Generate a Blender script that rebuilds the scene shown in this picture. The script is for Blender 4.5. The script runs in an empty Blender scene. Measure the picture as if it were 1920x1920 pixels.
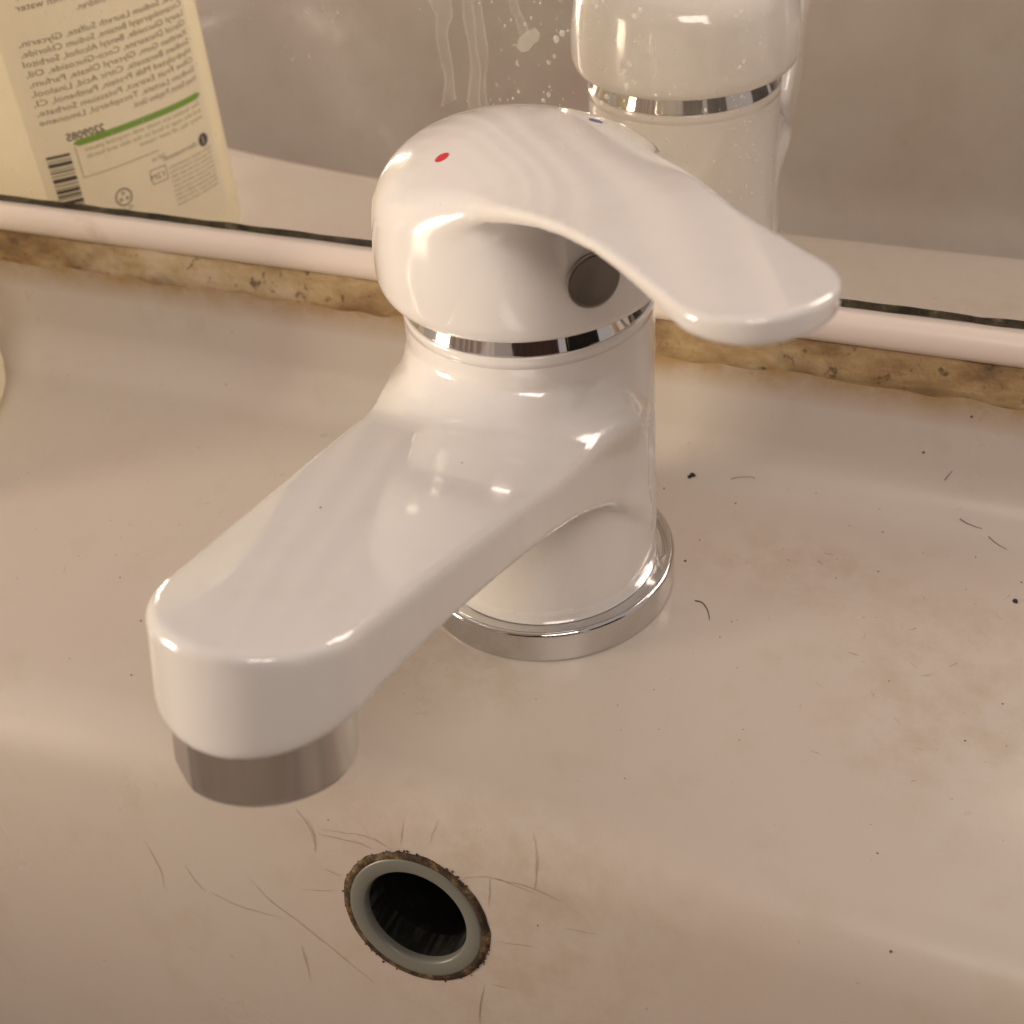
import bpy, bmesh, math, random
import numpy as np
from mathutils import Vector, Matrix
random.seed(7)
S = 0.023                      # one model unit = radius of the tap body, 23 mm
sc = bpy.context.scene
col = sc.collection

# ------------------------------------------------------------------ camera
MY = 2.2526                    # plane of the mirror (model units)
cam_d = bpy.data.cameras.new('camera'); cam = bpy.data.objects.new('camera', cam_d); col.objects.link(cam)
cr = Vector((0.9282784894891074, 0.3651957816302696, -0.07022169914832217))
cu = Vector((-0.17978856005114902, 0.6059967806671758, 0.7748832011959951))
cw = Vector((-0.3255381999497991, 0.7066823493624806, -0.6281917999090479))
cl = Vector((3.444934650468071, -8.14589586188664, 7.879932097679439)) * S
cam.matrix_world = Matrix(((cr.x, cu.x, -cw.x, cl.x), (cr.y, cu.y, -cw.y, cl.y), (cr.z, cu.z, -cw.z, cl.z), (0, 0, 0, 1)))
cam_d.sensor_width = 36; cam_d.lens = 36 * 2401.8 / 1920
cam_d.clip_start = 0.005; cam_d.clip_end = 20
cam_d.dof.use_dof = True; cam_d.dof.focus_distance = 10.2 * S; cam_d.dof.aperture_fstop = 26
sc.camera = cam

# ------------------------------------------------------------------ light
w = bpy.data.worlds.new('World'); sc.world = w; w.use_nodes = True
w.node_tree.nodes['Background'].inputs[0].default_value = (1.0, 0.86, 0.80, 1)
w.node_tree.nodes['Background'].inputs[1].default_value = 0.36
sc.view_settings.view_transform = 'Standard'; sc.view_settings.look = 'None'
sc.view_settings.exposure = 0.30; sc.view_settings.gamma = 1.0

def area(name, pos, target, sx, sy, power, colr, spread=math.pi):
    l = bpy.data.lights.new(name, 'AREA'); l.shape = 'RECTANGLE'; l.size = sx; l.size_y = sy
    l.energy = power; l.color = colr
    o = bpy.data.objects.new(name, l); col.objects.link(o)
    o.location = pos
    l.spread = spread
    o.rotation_euler = (Vector(target) - Vector(pos)).to_track_quat('-Z', 'Y').to_euler()
    return o
KEY_AZ, KEY_EL, KEY_D = math.radians(-148), math.radians(9), 0.62
area('wall_lamp_light', (KEY_D*math.cos(KEY_EL)*math.cos(KEY_AZ), KEY_D*math.cos(KEY_EL)*math.sin(KEY_AZ), KEY_D*math.sin(KEY_EL)),
     (0, 0, 0.06), 0.15, 0.20, 0.37, (1.0, 0.82, 0.62), math.radians(70))
area('ceiling_lamp_light', (0.55, -0.95, 1.05), (0, 0, 0), 0.6, 0.6, 12.5, (1.0, 0.84, 0.755))

# ------------------------------------------------------------------ helpers
def mat(name, base, rough=0.4, metal=0.0, coat=0.0, spec=0.5):
    m = bpy.data.materials.new(name); m.use_nodes = True
    b = m.node_tree.nodes['Principled BSDF']
    b.inputs['Base Color'].default_value = (*base, 1); b.inputs['Roughness'].default_value = rough
    b.inputs['Metallic'].default_value = metal; b.inputs['Coat Weight'].default_value = coat
    b.inputs['Coat Roughness'].default_value = 0.03
    b.inputs['Specular IOR Level'].default_value = spec
    return m
class NT:
    def __init__(s, m): s.t = m.node_tree; s.b = s.t.nodes['Principled BSDF']
    def n(s, typ, **kw):
        x = s.t.nodes.new(typ)
        for k, v in kw.items():
            if k.startswith('i_'): x.inputs[int(k[2:]) if k[2:].isdigit() else k[2:]].default_value = v
            else: setattr(x, k, v)
        return x
    def l(s, a, b): s.t.links.new(a, b)
    def noise(s, vec, scale, detail=4, rough=0.55):
        x = s.n('ShaderNodeTexNoise'); x.inputs['Scale'].default_value = scale
        x.inputs['Detail'].default_value = detail; x.inputs['Roughness'].default_value = rough
        s.l(vec, x.inputs['Vector']); return x.outputs[0]
    def ramp(s, fac, stops):
        x = s.n('ShaderNodeValToRGB'); e = x.color_ramp.elements
        while len(e) < len(stops): e.new(0.5)
        for i, (p, c) in enumerate(stops):
            e[i].position = p; e[i].color = (*c, 1) if isinstance(c, tuple) else (c, c, c, 1)
        s.l(fac, x.inputs[0]); return x.outputs[0]
    def mix(s, fac, a, b, mode='MIX'):
        x = s.n('ShaderNodeMix', data_type='RGBA', blend_type=mode)
        for inp, v in ((x.inputs[0], fac), (x.inputs[6], a), (x.inputs[7], b)):
            if isinstance(v, tuple): inp.default_value = (*v, 1)
            elif isinstance(v, (int, float)): inp.default_value = v
            else: s.l(v, inp)
        return x.outputs[2]
    def math(s, op, a, b=0.0, clamp=False):
        x = s.n('ShaderNodeMath', operation=op); x.use_clamp = clamp
        for inp, v in ((x.inputs[0], a), (x.inputs[1], b)):
            if isinstance(v, (int, float)): inp.default_value = v
            else: s.l(v, inp)
        return x.outputs[0]
    def geo(s): return s.n('ShaderNodeTexCoord').outputs['Object']
    def bump(s, h, strength, dist):
        x = s.n('ShaderNodeBump'); x.inputs['Strength'].default_value = strength; x.inputs['Distance'].default_value = dist
        s.l(h, x.inputs['Height']); s.l(x.outputs[0], s.b.inputs['Normal'])

def mesh_obj(name, V, F, m, parent=None, smooth=True):
    me = bpy.data.meshes.new(name)
    me.from_pydata([tuple(v) for v in (np.asarray(V, float) * S)], [], [tuple(int(i) for i in f) for f in F]); me.update()
    if smooth: me.polygons.foreach_set('use_smooth', [True] * len(me.polygons))
    if m: me.materials.append(m)
    o = bpy.data.objects.new(name, me); col.objects.link(o)
    if parent: o.parent = parent
    return o
def np_mesh_obj(name, V, Q, m, parent=None):
    """quad mesh from numpy arrays (fast)"""
    me = bpy.data.meshes.new(name); n = len(Q)
    me.vertices.add(len(V)); me.vertices.foreach_set('co', (V * S).astype(np.float32).ravel())
    me.loops.add(n * 4); me.loops.foreach_set('vertex_index', Q.astype(np.int32).ravel())
    me.polygons.add(n); me.polygons.foreach_set('loop_start', np.arange(0, n * 4, 4, dtype=np.int32))
    me.polygons.foreach_set('use_smooth', np.ones(n, bool))
    me.update(calc_edges=True); me.validate()
    me.materials.append(m)
    o = bpy.data.objects.new(name, me); col.objects.link(o)
    if parent: o.parent = parent
    return o
def empty(name, loc=(0, 0, 0)):
    o = bpy.data.objects.new(name, None); o.empty_display_size = 0.02; col.objects.link(o)
    o.location = loc; return o
def tag(o, label=None, cat=None, group=None, kind=None):
    if label: o['label'] = label
    if cat: o['category'] = cat
    if group: o['group'] = group
    if kind: o['kind'] = kind
    return o
def lathe(prof, n=128, cx=0, cy=0, close=False):
    """prof: list of (r, z)"""
    V, F = [], []
    for r, z in prof:
        for i in range(n):
            a = 2 * math.pi * i / n; V.append((cx + r * math.cos(a), cy + r * math.sin(a), z))
    m = len(prof)
    for j in range(m if close else m - 1):
        k = (j + 1) % m
        for i in range(n):
            i2 = (i + 1) % n
            F.append((j * n + i, j * n + i2, k * n + i2, k * n + i))
    return V, F
def arc(cx, cz, r, a0, a1, n=8):
    return [(cx + r * math.cos(math.radians(a0 + (a1 - a0) * i / n)), cz + r * math.sin(math.radians(a0 + (a1 - a0) * i / n))) for i in range(n + 1)]

# implicit surfaces -> quads ("surface nets"), then vertices pulled exactly onto the surface
def smin(a, b, k):
    h = np.clip(0.5 + 0.5 * (b - a) / k, 0, 1); return b * (1 - h) + a * h - k * h * (1 - h)
def smax(a, b, k): return -smin(-a, -b, k)
def sstep(a, b, x):
    t = np.clip((x - a) / (b - a), 0, 1); return t * t * (3 - 2 * t)
def surface_nets(f, lo, hi, h):
    ax = [np.arange(lo[i], hi[i] + h, h) for i in range(3)]
    X, Y, Z = np.meshgrid(*ax, indexing='ij'); D = f(X, Y, Z)
    s = D < 0
    nx, ny, nz = D.shape
    cnt = np.zeros((nx - 1, ny - 1, nz - 1), np.int8)
    for dx in (0, 1):
        for dy in (0, 1):
            for dz in (0, 1): cnt += s[dx:nx - 1 + dx, dy:ny - 1 + dy, dz:nz - 1 + dz]
    act = (cnt > 0) & (cnt < 8)
    idx = -np.ones(act.shape, np.int64); ii = np.argwhere(act); idx[act] = np.arange(len(ii))
    P = np.array(lo) + (ii + 0.5) * h
    def grad(P):
        e = 1e-3; g = np.zeros_like(P)
        for k in range(3):
            d = np.zeros(3); d[k] = e
            g[:, k] = (f(*(P + d).T) - f(*(P - d).T)) / (2 * e)
        return g
    for it in range(5):
        v = f(*P.T); g = grad(P); gg = (g * g).sum(1) + 1e-6
        step = (v / gg)[:, None] * g
        ln = np.linalg.norm(step, axis=1, keepdims=True); step *= np.minimum(1, h * 0.7 / (ln + 1e-9))
        P = P - step
    Q = []
    for a in range(3):
        b, c = (a + 1) % 3, (a + 2) % 3
        sl0 = [slice(None)] * 3; sl1 = [slice(None)] * 3
        sl0[a] = slice(0, -1); sl1[a] = slice(1, None)
        ch = s[tuple(sl0)] != s[tuple(sl1)]
        e = np.argwhere(ch)
        ok = (e[:, b] > 0) & (e[:, c] > 0) & (e[:, b] < D.shape[b] - 1) & (e[:, c] < D.shape[c] - 1)
        e = e[ok]
        def cell(db, dc):
            q = e.copy(); q[:, b] -= db; q[:, c] -= dc; return idx[q[:, 0], q[:, 1], q[:, 2]]
        q = np.stack([cell(1, 1), cell(0, 1), cell(0, 0), cell(1, 0)], 1)
        inside = s[e[:, 0], e[:, 1], e[:, 2]]
        q[~inside] = q[~inside][:, ::-1]
        Q.append(q)
    return P, np.concatenate(Q)

# ------------------------------------------------------------------ materials
def white_enamel():
    m = mat('white_enamel', (0.80, 0.785, 0.76), 0.16, 0, 0.85); t = NT(m); g = t.geo()
    n1 = t.noise(g, 60, 3); t.l(t.ramp(n1, [(0.35, 0.13), (0.7, 0.2)]), t.b.inputs['Roughness'])
    sp = t.noise(g, 900, 2); spk = t.ramp(sp, [(0.76, 0.0), (0.79, 1.0)])
    mp = t.n('ShaderNodeMapping'); mp.inputs['Scale'].default_value = (1, 1, 0.25); t.l(g, mp.inputs[0])
    sm = t.ramp(t.noise(mp.outputs[0], 110, 7, 0.7), [(0.5, 0.0), (0.75, 1.0)])
    wb = t.mix(t.math('MULTIPLY', sm, 0.35), (0.80, 0.785, 0.76), (0.70, 0.66, 0.60))
    t.l(t.mix(t.math('MULTIPLY', spk, 0.35), wb, (0.45, 0.36, 0.27)), t.b.inputs['Base Color'])
    t.l(t.ramp(t.noise(mp.outputs[0], 70, 6, 0.7), [(0.4, 0.02), (0.75, 0.14)]), t.b.inputs['Coat Roughness'])
    return m
M_white = white_enamel()
def chrome():
    m = mat('chrome', (0.64, 0.63, 0.62), 0.05, 1.0); t = NT(m); g = t.geo()
    t.l(t.ramp(t.noise(g, 300, 4), [(0.4, 0.035), (0.75, 0.10)]), t.b.inputs['Roughness'])
    return m
M_chrome = chrome()
M_chrome2 = mat('dull_chrome', (0.60, 0.585, 0.57), 0.12, 1.0)
M_plug = mat('smoked_plug', (0.17, 0.155, 0.14), 0.25, 0.8)
M_red = mat('red_dot', (0.62, 0.02, 0.03), 0.3)
M_blue = mat('blue_dot', (0.03, 0.09, 0.38), 0.3)
def ceramic():
    m = mat('sink_ceramic', (0.6, 0.54, 0.47), 0.28, 0, 0.0); t = NT(m); g = t.geo()
    b = t.noise(g, 14, 5); c = t.noise(g, 55, 6, 0.65)
    base = t.mix(t.ramp(b, [(0.35, 0.0), (0.65, 1.0)]), (0.555, 0.485, 0.43), (0.56, 0.515, 0.452))
    base = t.mix(t.math('MULTIPLY', t.ramp(c, [(0.55, 0.0), (0.8, 1.0)]), 0.35), base, (0.42, 0.33, 0.23))
    # brown limescale: round the foot of the tap, down the right side, and along the back edge
    sx = t.n('ShaderNodeSeparateXYZ'); t.l(g, sx.inputs[0])
    x, y, z = sx.outputs
    def blob(cx, cy, rx, ry):
        a = t.math('DIVIDE', t.math('SUBTRACT', x, cx * S), rx * S); b_ = t.math('DIVIDE', t.math('SUBTRACT', y, cy * S), ry * S)
        d = t.math('ADD', t.math('MULTIPLY', a, a), t.math('MULTIPLY', b_, b_))
        return t.math('SUBTRACT', 1.0, t.math('SQRT', d), True)
    st = t.math('MAXIMUM', t.math('MAXIMUM', blob(-0.35, -1.35, 1.1, 0.75), blob(3.6, -0.4, 1.3, 1.9)),
                t.math('MAXIMUM', blob(2.2, 0.7, 1.6, 0.7), blob(0.6, -3.0, 2.2, 0.7)))
    fine = t.ramp(t.noise(g, 120, 7, 0.7), [(0.42, 0.0), (0.72, 1.0)])
    st = t.math('MULTIPLY', t.math('MULTIPLY', st, 1.5, True), fine)
    base = t.mix(t.math('MULTIPLY', st, 0.4), base, (0.37, 0.25, 0.14))
    dots = t.ramp(t.noise(g, 420, 3), [(0.73, 0.0), (0.77, 1.0)])
    base = t.mix(t.math('MULTIPLY', dots, 0.5), base, (0.30, 0.2, 0.12))
    # soap scum on the top of the back edge
    yy = t.math('MULTIPLY', t.math('SUBTRACT', z, 0.85 * S), 1 / (0.3 * S), True)
    ed = t.math('MULTIPLY', yy, t.ramp(t.noise(g, 90, 5, 0.7), [(0.3, 0.45), (0.6, 1.0)]))
    base = t.mix(t.math('MULTIPLY', ed, 0.95), base, (0.36, 0.23, 0.09))
    t.l(base, t.b.inputs['Base Color'])
    t.l(t.ramp(t.noise(g, 35, 5), [(0.3, 0.26), (0.75, 0.42)]), t.b.inputs['Roughness'])
    t.bump(t.noise(g, 25, 4), 0.12, 0.001)
    return m
M_cer = ceramic()
def caulk():
    m = mat('grimy_caulk', (0.4, 0.25, 0.1), 0.6); t = NT(m); g = t.geo()
    mp = t.n('ShaderNodeMapping'); mp.inputs['Scale'].default_value = (0.45, 1, 1); t.l(g, mp.inputs[0]); v = mp.outputs[0]
    c = t.ramp(t.noise(v, 75, 8, 0.65), [(0.30, (0.13, 0.075, 0.03)), (0.42, (0.30, 0.19, 0.08)), (0.52, (0.43, 0.31, 0.15)), (0.62, (0.55, 0.43, 0.26)), (0.74, (0.62, 0.53, 0.40))])
    sp = t.ramp(t.noise(g, 330, 4, 0.6), [(0.60, 0.0), (0.68, 1.0)]); big = t.ramp(t.noise(g, 48, 3), [(0.55, 0.0), (0.66, 1.0)])
    c = t.mix(t.math('MULTIPLY', big, 0.55), c, (0.11, 0.065, 0.025)); c = t.mix(t.math('MULTIPLY', sp, 0.75), c, (0.06, 0.035, 0.015))
    t.l(c, t.b.inputs['Base Color']); t.bump(t.noise(g, 130, 8, 0.7), 1.0, 0.0012); return m
M_caulk = caulk()
M_trim = mat('white_trim', (0.74, 0.66, 0.58), 0.3, 0, 0.2)
t = NT(M_trim); t.l(t.mix(t.ramp(t.noise(t.geo(), 70, 6), [(0.6, 0.0), (0.8, 0.6)]), (0.80, 0.71, 0.62), (0.5, 0.38, 0.25)), t.b.inputs['Base Color'])
def mirror_mat():
    m = mat('mirror_glass', (0.92, 0.90, 0.86), 0.0, 1.0); t = NT(m); g = t.geo()
    # thin film of dried splashes: a little roughness and dust where the film is
    d = t.n('ShaderNodeBsdfDiffuse'); d.inputs[0].default_value = (0.75, 0.72, 0.66, 1)
    sx = t.n('ShaderNodeSeparateXYZ'); t.l(g, sx.inputs[0])
    dust = t.ramp(t.noise(g, 45, 7, 0.6), [(0.35, 0.04), (0.75, 0.15)])
    sp = t.ramp(t.noise(g, 700, 2), [(0.68, 0.0), (0.74, 0.35)])
    msk = t.ramp(t.noise(g, 30, 2), [(0.45, 0.0), (0.6, 1.0)])
    f = t.math('ADD', dust, t.math('MULTIPLY', sp, msk))
    mx = t.n('ShaderNodeMixShader'); t.l(f, mx.inputs[0]); t.l(t.b.outputs[0], mx.inputs[1]); t.l(d.outputs[0], mx.inputs[2])
    t.l(mx.outputs[0], t.t.nodes['Material Output'].inputs[0]); return m
M_mirror = mirror_mat()
M_edge = mat('mirror_black_edge', (0.03, 0.025, 0.015), 0.5)
t = NT(M_edge); t.l(t.ramp(t.noise(t.geo(), 220, 6, 0.7), [(0.4, (0.018, 0.015, 0.008)), (0.6, (0.07, 0.06, 0.03)), (0.75, (0.3, 0.25, 0.17))]), t.b.inputs['Base Color'])

# ------------------------------------------------------------------ the sink
BX, BY, BA, BB, BN = 2.0, -8.2, 16.5, 5.8, 2.6
HSL = 0.25
def wall_y(x, z):
    aw = math.pi / 2 - math.atan(HSL); o12, z12 = 0.6 * math.sin(aw), -0.6 + 0.6 * math.cos(aw); k = 1 - (o12 + HSL * (z12 - z)) / BB
    return BY + BB * k * (1 - abs((x - BX) / (BA * k)) ** BN) ** (1 / BN)
HC = Vector((-0.03, wall_y(-0.03, -1.03), -1.03))     # overflow hole centre, slope of the basin wall
def build_sink():
    TH = np.concatenate([np.linspace(math.radians(84), math.radians(120), 150, endpoint=False),
                         np.linspace(math.radians(120), math.radians(444), 300, endpoint=False)])
    n = len(TH); c, s = np.cos(TH), np.sin(TH)
    r = (np.abs(c / BA) ** BN + np.abs(s / BB) ** BN) ** (-1 / BN); O = np.stack([r * c, r * s], 1)
    x0, x1, y0, y1 = -24.0, 24.0, -17.0, 1.45
    tx = np.where(c > 0, (x1 - BX) / np.maximum(c, 1e-9), (x0 - BX) / np.minimum(c, -1e-9))
    ty = np.where(s > 0, (y1 - BY) / np.maximum(s, 1e-9), (y0 - BY) / np.minimum(s, -1e-9))
    T = np.minimum(tx, ty); RC = np.stack([T * c, T * s], 1)
    rings = []
    for k in range(9):
        f = 1 - k / 8; P = O + (RC - O) * f; rings.append(np.concatenate([P, np.zeros((n, 1))], 1))
    prof = []
    R0 = 0.6
    aw = math.pi / 2 - math.atan(HSL)
    for k in range(1, 13):
        a = aw * k / 12; prof.append((R0 * math.sin(a), -R0 + R0 * math.cos(a)))
    o_, z_ = prof[-1]
    for k in range(1, 34): prof.append((o_ + HSL * 0.1 * k, z_ - 0.1 * k))
    o_, z_ = prof[-1]
    for k in range(1, 13):
        a = math.radians(14) + math.radians(68) * k / 12; R1 = 1.9
        prof.append((o_ + R1 * (math.cos(math.radians(14)) - math.cos(a)), z_ - R1 * (math.sin(a) - math.sin(math.radians(14)))))
    o_, z_ = prof[-1]
    for k in range(1, 7): prof.append((o_ + (5.4 - o_) * k / 6, z_ - 0.25 * k / 6))
    for off, z in prof:
        P = O * (1 - off / BB); rings.append(np.concatenate([P, np.full((n, 1), z)], 1))
    V = np.concatenate(rings); V[:, 0] += BX; V[:, 1] += BY
    F = []
    nr = len(rings)
    for j in range(nr - 1):
        for i in range(n):
            i2 = (i + 1) % n; q = (j * n + i, j * n + i2, (j + 1) * n + i2, (j + 1) * n + i)
            ctr = (V[q[0]] + V[q[1]] + V[q[2]] + V[q[3]]) / 4
            d = Vector(ctr) - HC
            if d.length < 0.54 and abs(d.y) < 0.4: continue
            F.append(q[::-1])
    F = [f[::-1] for f in F]
    # the upstand at the back, along x
    pr = [(1.45, 0.0)] + [(1.45 + 0.55 * math.sin(math.radians(a)), 0.55 - 0.55 * math.cos(math.radians(a))) for a in range(8, 85, 7)]
    pr += [(2.02, 0.8), (2.04, 1.12)] + [(2.04 + 0.09 * (1 - math.cos(math.radians(a))), 1.2 + 0.09 * math.sin(math.radians(a))) for a in (10, 35, 60, 90)] + [(2.3, 1.29)]
    b = len(V); nx = 60; W = []
    for i in range(nx + 1):
        for (y, z) in pr: W.append((x0 + (x1 - x0) * i / nx, y, z))
    m = len(pr)
    for i in range(nx):
        for j in range(m - 1):
            F.append((b + i * m + j, b + (i + 1) * m + j, b + (i + 1) * m + j + 1, b + i * m + j + 1))
    V = np.concatenate([V, np.array(W)])
    return mesh_obj('washbasin', V, F, M_cer)
basin = empty('washbasin')
sink = build_sink(); sink.name = 'basin_ceramic'; sink.parent = basin
tag(basin, 'cream ceramic washbasin with stains, the tap standing on its back ledge', 'washbasin')

# overflow hole, axis nearly horizontal
_gx = (wall_y(0.57, -1.03) - wall_y(-0.63, -1.03)) / 1.2; _gz = (wall_y(-0.03, -0.6) - wall_y(-0.03, -1.5)) / 0.9
hn = Vector((_gx, -1, _gz)).normalized(); hu = Vector((1, _gx, 0)).normalized(); hv = hn.cross(hu).normalized()
if hv.z < 0: hv = -hv
def hole_ring(prof, n=96, jit=0.0, seed=0):
    rnd = random.Random(seed); ph = [rnd.uniform(0, 6.28) for _ in range(9)]
    V, F = [], []
    for k, (r, d) in enumerate(prof):
        for i in range(n):
            a = 2 * math.pi * i / n
            j = jit * sum(math.sin((q * 3 + 2) * a + ph[q]) / (q * 0.5 + 1) for q in range(9)) if (jit and k == len(prof) - 1) else 0
            p = HC + hu * (math.cos(a) * (r + j)) + hv * (math.sin(a) * (r + j)) + hn * d
            V.append(tuple(p))
    for j in range(len(prof) - 1):
        for i in range(n):
            i2 = (i + 1) % n; F.append((j * n + i, j * n + i2, (j + 1) * n + i2, (j + 1) * n + i))
    return V, F
M_grey = mat('grey_plastic', (0.175, 0.18, 0.155), 0.35)
M_hole = mat('dark_pipe', (0.012, 0.01, 0.008), 0.6)
t = NT(M_hole); t.l(t.ramp(t.noise(t.geo(), 260, 6, 0.7), [(0.5, (0.004, 0.0035, 0.003)), (0.72, (0.02, 0.016, 0.01)), (0.85, (0.12, 0.1, 0.08))]), t.b.inputs['Base Color'])
M_rust = mat('brown_grime', (0.08, 0.05, 0.02), 0.8)
t = NT(M_rust)
t.l(t.ramp(t.noise(t.geo(), 330, 8, 0.75), [(0.35, (0.012, 0.008, 0.004)), (0.5, (0.05, 0.03, 0.012)), (0.6, (0.17, 0.11, 0.05)), (0.72, (0.45, 0.37, 0.27))]), t.b.inputs['Base Color'])
t.bump(t.noise(t.geo(), 400, 6), 0.8, 0.0005)
V, F = hole_ring([(0.44, -2.2), (0.44, -0.05)]); V.append(tuple(HC - hn * 2.2)); nV = len(V) - 1
F += [(i, (i + 1) % 96, nV) for i in range(96)]
hole_pipe = mesh_obj('overflow_pipe', V, F, M_hole, basin)
V, F = hole_ring([(0.44, -0.3), (0.44, -0.02), (0.447, 0.012), (0.46, 0.022), (0.56, 0.028), (0.575, 0.022), (0.583, 0.005), (0.585, -0.1)])
mesh_obj('overflow_ring', V, F, M_grey, basin)
V, F = hole_ring([(0.57, 0.018), (0.59, 0.024), (0.615, 0.022), (0.635, 0.012), (0.65, -0.02)], n=256, jit=0.018, seed=4)
mesh_obj('overflow_grime', V, F, M_rust, basin)

# ------------------------------------------------------------------ wall edge: caulk, trim, mirror
X0, X1 = -24.0, 24.0
def strip(name, prof, m, nx=200, jy=0.0, jz=0.0, seed=1, parent=None):
    rnd = random.Random(seed); ph = [(rnd.uniform(0, 6.28), rnd.uniform(1.2, 9)) for _ in range(10)]
    V, F = [], []
    for i in range(nx + 1):
        x = X0 + (X1 - X0) * i / nx
        for k, (y, z) in enumerate(prof):
            w1 = sum(math.sin(x * f + p + k * 0.35) for p, f in ph) / 10
            w2 = sum(math.sin(x * f * 1.7 + p * 2 + k * 0.5) for p, f in ph) / 10
            V.append((x, y + jy * w1, z + jz * w2))
    m_ = len(prof)
    for i in range(nx):
        for j in range(m_ - 1): F.append((i * m_ + j, (i + 1) * m_ + j, (i + 1) * m_ + j + 1, i * m_ + j + 1))
    return mesh_obj(name, V, F, m, parent)
ck = strip('caulk_strip', [(2.05, 1.16), (2.022, 1.21), (2.02, 1.28), (2.04, 1.38), (2.07, 1.46), (2.10, 1.53), (2.16, 1.57)], M_caulk, 1100, 0.03, 0.05, 3)
tag(ck, 'yellow brown grimy caulk joint running between the basin and the white trim', 'caulk')
pr = [(2.15, 1.49)] + [(2.2 + 0.17 * math.cos(math.radians(a)), 1.68 + 0.17 * math.sin(math.radians(a))) for a in range(255, 95, -10)] + [(2.2, 1.835), (2.32, 1.84)]
tr = strip('mirror_trim', pr, M_trim, 60)
tag(tr, 'rounded white trim bead along the foot of the mirror', 'trim')
mirror = empty('wall_mirror', (0, MY * S, 1.89 * S))
me = mesh_obj('mirror_glass', [(X0, MY, 1.905), (X1, MY, 1.905), (X1, MY, 32), (X0, MY, 32), (X0, MY + .2, 1.905), (X1, MY + .2, 1.905), (X1, MY + .2, 32), (X0, MY + .2, 32)],
              [(0, 1, 2, 3), (4, 7, 6, 5), (3, 2, 6, 7), (0, 3, 7, 4), (1, 5, 6, 2)], M_mirror, None, False)
me.parent = mirror; me.location = -mirror.location
ed = strip('mirror_edge', [(MY - .012, 1.845), (MY - .014, 1.86), (MY - .012, 1.89), (MY - .003, 1.912)], M_edge, 800, 0.004, 0.012, 9)
ed.parent = mirror; ed.location = -mirror.location
tag(mirror, 'large wall mirror with dried splashes and a black rotted lower edge', 'mirror')

# ------------------------------------------------------------------ the tap
tap = empty('basin_tap', (0, 0, 0))
tag(tap, 'white single lever basin tap with chrome collar and chrome base ring', 'tap')
SA = math.radians(2.0)                     # the spout is turned a touch to the left
ZBP = np.polyfit([0.1, 0.5, 1.08, 1.54, 2.04, 2.65, 3.26, 3.7, 4.1, 4.6], [1.0, 1.4, 1.77, 1.97, 2.14, 2.31, 2.44, 2.49, 2.51, 2.51], 4)   # underside of the spout
def f_body(x, y, z):
    r = np.sqrt(x * x + y * y); rz = 1.0 - 0.014 * (z - 0.3) / 2.64
    cyl = smax(r - rz, np.maximum(z - 3.0, 0.30 - z), 0.02)
    v = -y * math.cos(SA) - x * math.sin(SA); w_ = x * math.cos(SA) - y * math.sin(SA)
    vv = v + 0.24 * (z - 2.6) * sstep(1.2, 2.5, v)
    hw = np.interp(vv, [0.07, .5, 1.0, 1.5, 2.0, 2.9, 3.93, 9], [.9965, .966, .931, .895, .853, .765, .665, .665])
    d_side = (np.abs(w_) - hw) * 0.995; d_tip = np.sqrt((vv - 3.93) ** 2 + w_ ** 2) - 0.665
    plan = np.where(vv > 3.93, d_tip, d_side)
    zt = 2.165 + 0.24 * v - 0.02 * sstep(3.8, 4.8, v) - 0.05 * (w_ / 0.7) ** 2
    zb = np.polyval(ZBP, np.clip(v, 0.0, 4.7))
    vert = np.maximum(z - zt, zb - z)
    side = smax(plan, z - zt, 0.075); side = smax(side, zb - z, 0.10)
    side = np.maximum(side, 0.07 - v)
    top = smin(cyl, side, 0.05 + 0.12 * (1 - sstep(zb, zb + 0.4, z)) + 0.05 * sstep(0.5, 0.9, v) + 0.50 * sstep(zt - 0.40, zt + 0.10, z) * sstep(-0.1, 0.5, v) * (1 - sstep(2.55, 2.86, z)))
    return np.maximum(top, z - 2.90 - 1.0 * sstep(1.2, 1.8, v))
P, Q = surface_nets(f_body, (-1.25, -4.85, 0.2), (1.25, 1.2, 3.4), 0.034)
np_mesh_obj('tap_body', P, Q, M_white, tap)

LA = math.radians(-45.6); lc, ls = math.cos(LA), math.sin(LA)
def f_head(s, t, z):
    r = np.sqrt(s * s + t * t)
    R = 1.15 - 0.13 * sstep(3.35, 4.45, z)
    ztop = 4.30 + 0.08 * s - 0.26 * t * t * (1 - sstep(0.7, 2.2, s)) - 0.17 * np.minimum(s, 0) ** 2 - 0.05 * t * t
    cyl = smax(r - R, 3.10 - z, 0.19)
    hw = np.interp(s, [-.2, .0, .25, .5, .75, 1.0, 1.3, 1.6, 1.9, 2.2, 2.45, 2.7, 3.3, 4.2], [.70, .74, .77, .775, .745, .69, .622, .56, .505, .468, .455, .455, .46, .46])
    qs, qt = np.maximum(s - 3.18, 0) , np.maximum(np.abs(t) - hw + 0.43, 0)
    plan = np.where(s > 3.18, np.sqrt(qs ** 2 + qt ** 2) - 0.43, (np.abs(t) - hw) * 0.96)
    zbot = np.interp(s, [0.5, 0.7, 0.9, 1.1, 1.25, 1.4, 1.6, 1.85, 2.2, 2.8, 3.4, 4.0], [4.02, 4.04, 4.08, 4.14, 4.195, 4.24, 4.295, 4.34, 4.38, 4.41, 4.41, 4.40])
    lev = smax(plan, (zbot - z) * 0.9, 0.06)
    lev = smax(lev, 0.1 - s, 0.2)
    u = smin(cyl, lev, 0.18)
    return smax(u, z - ztop, 0.17 - 0.13 * sstep(0.2, 1.5, s))
P, Q = surface_nets(f_head, (-1.3, -1.3, 2.95), (3.9, 1.3, 4.75), 0.026)
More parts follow.
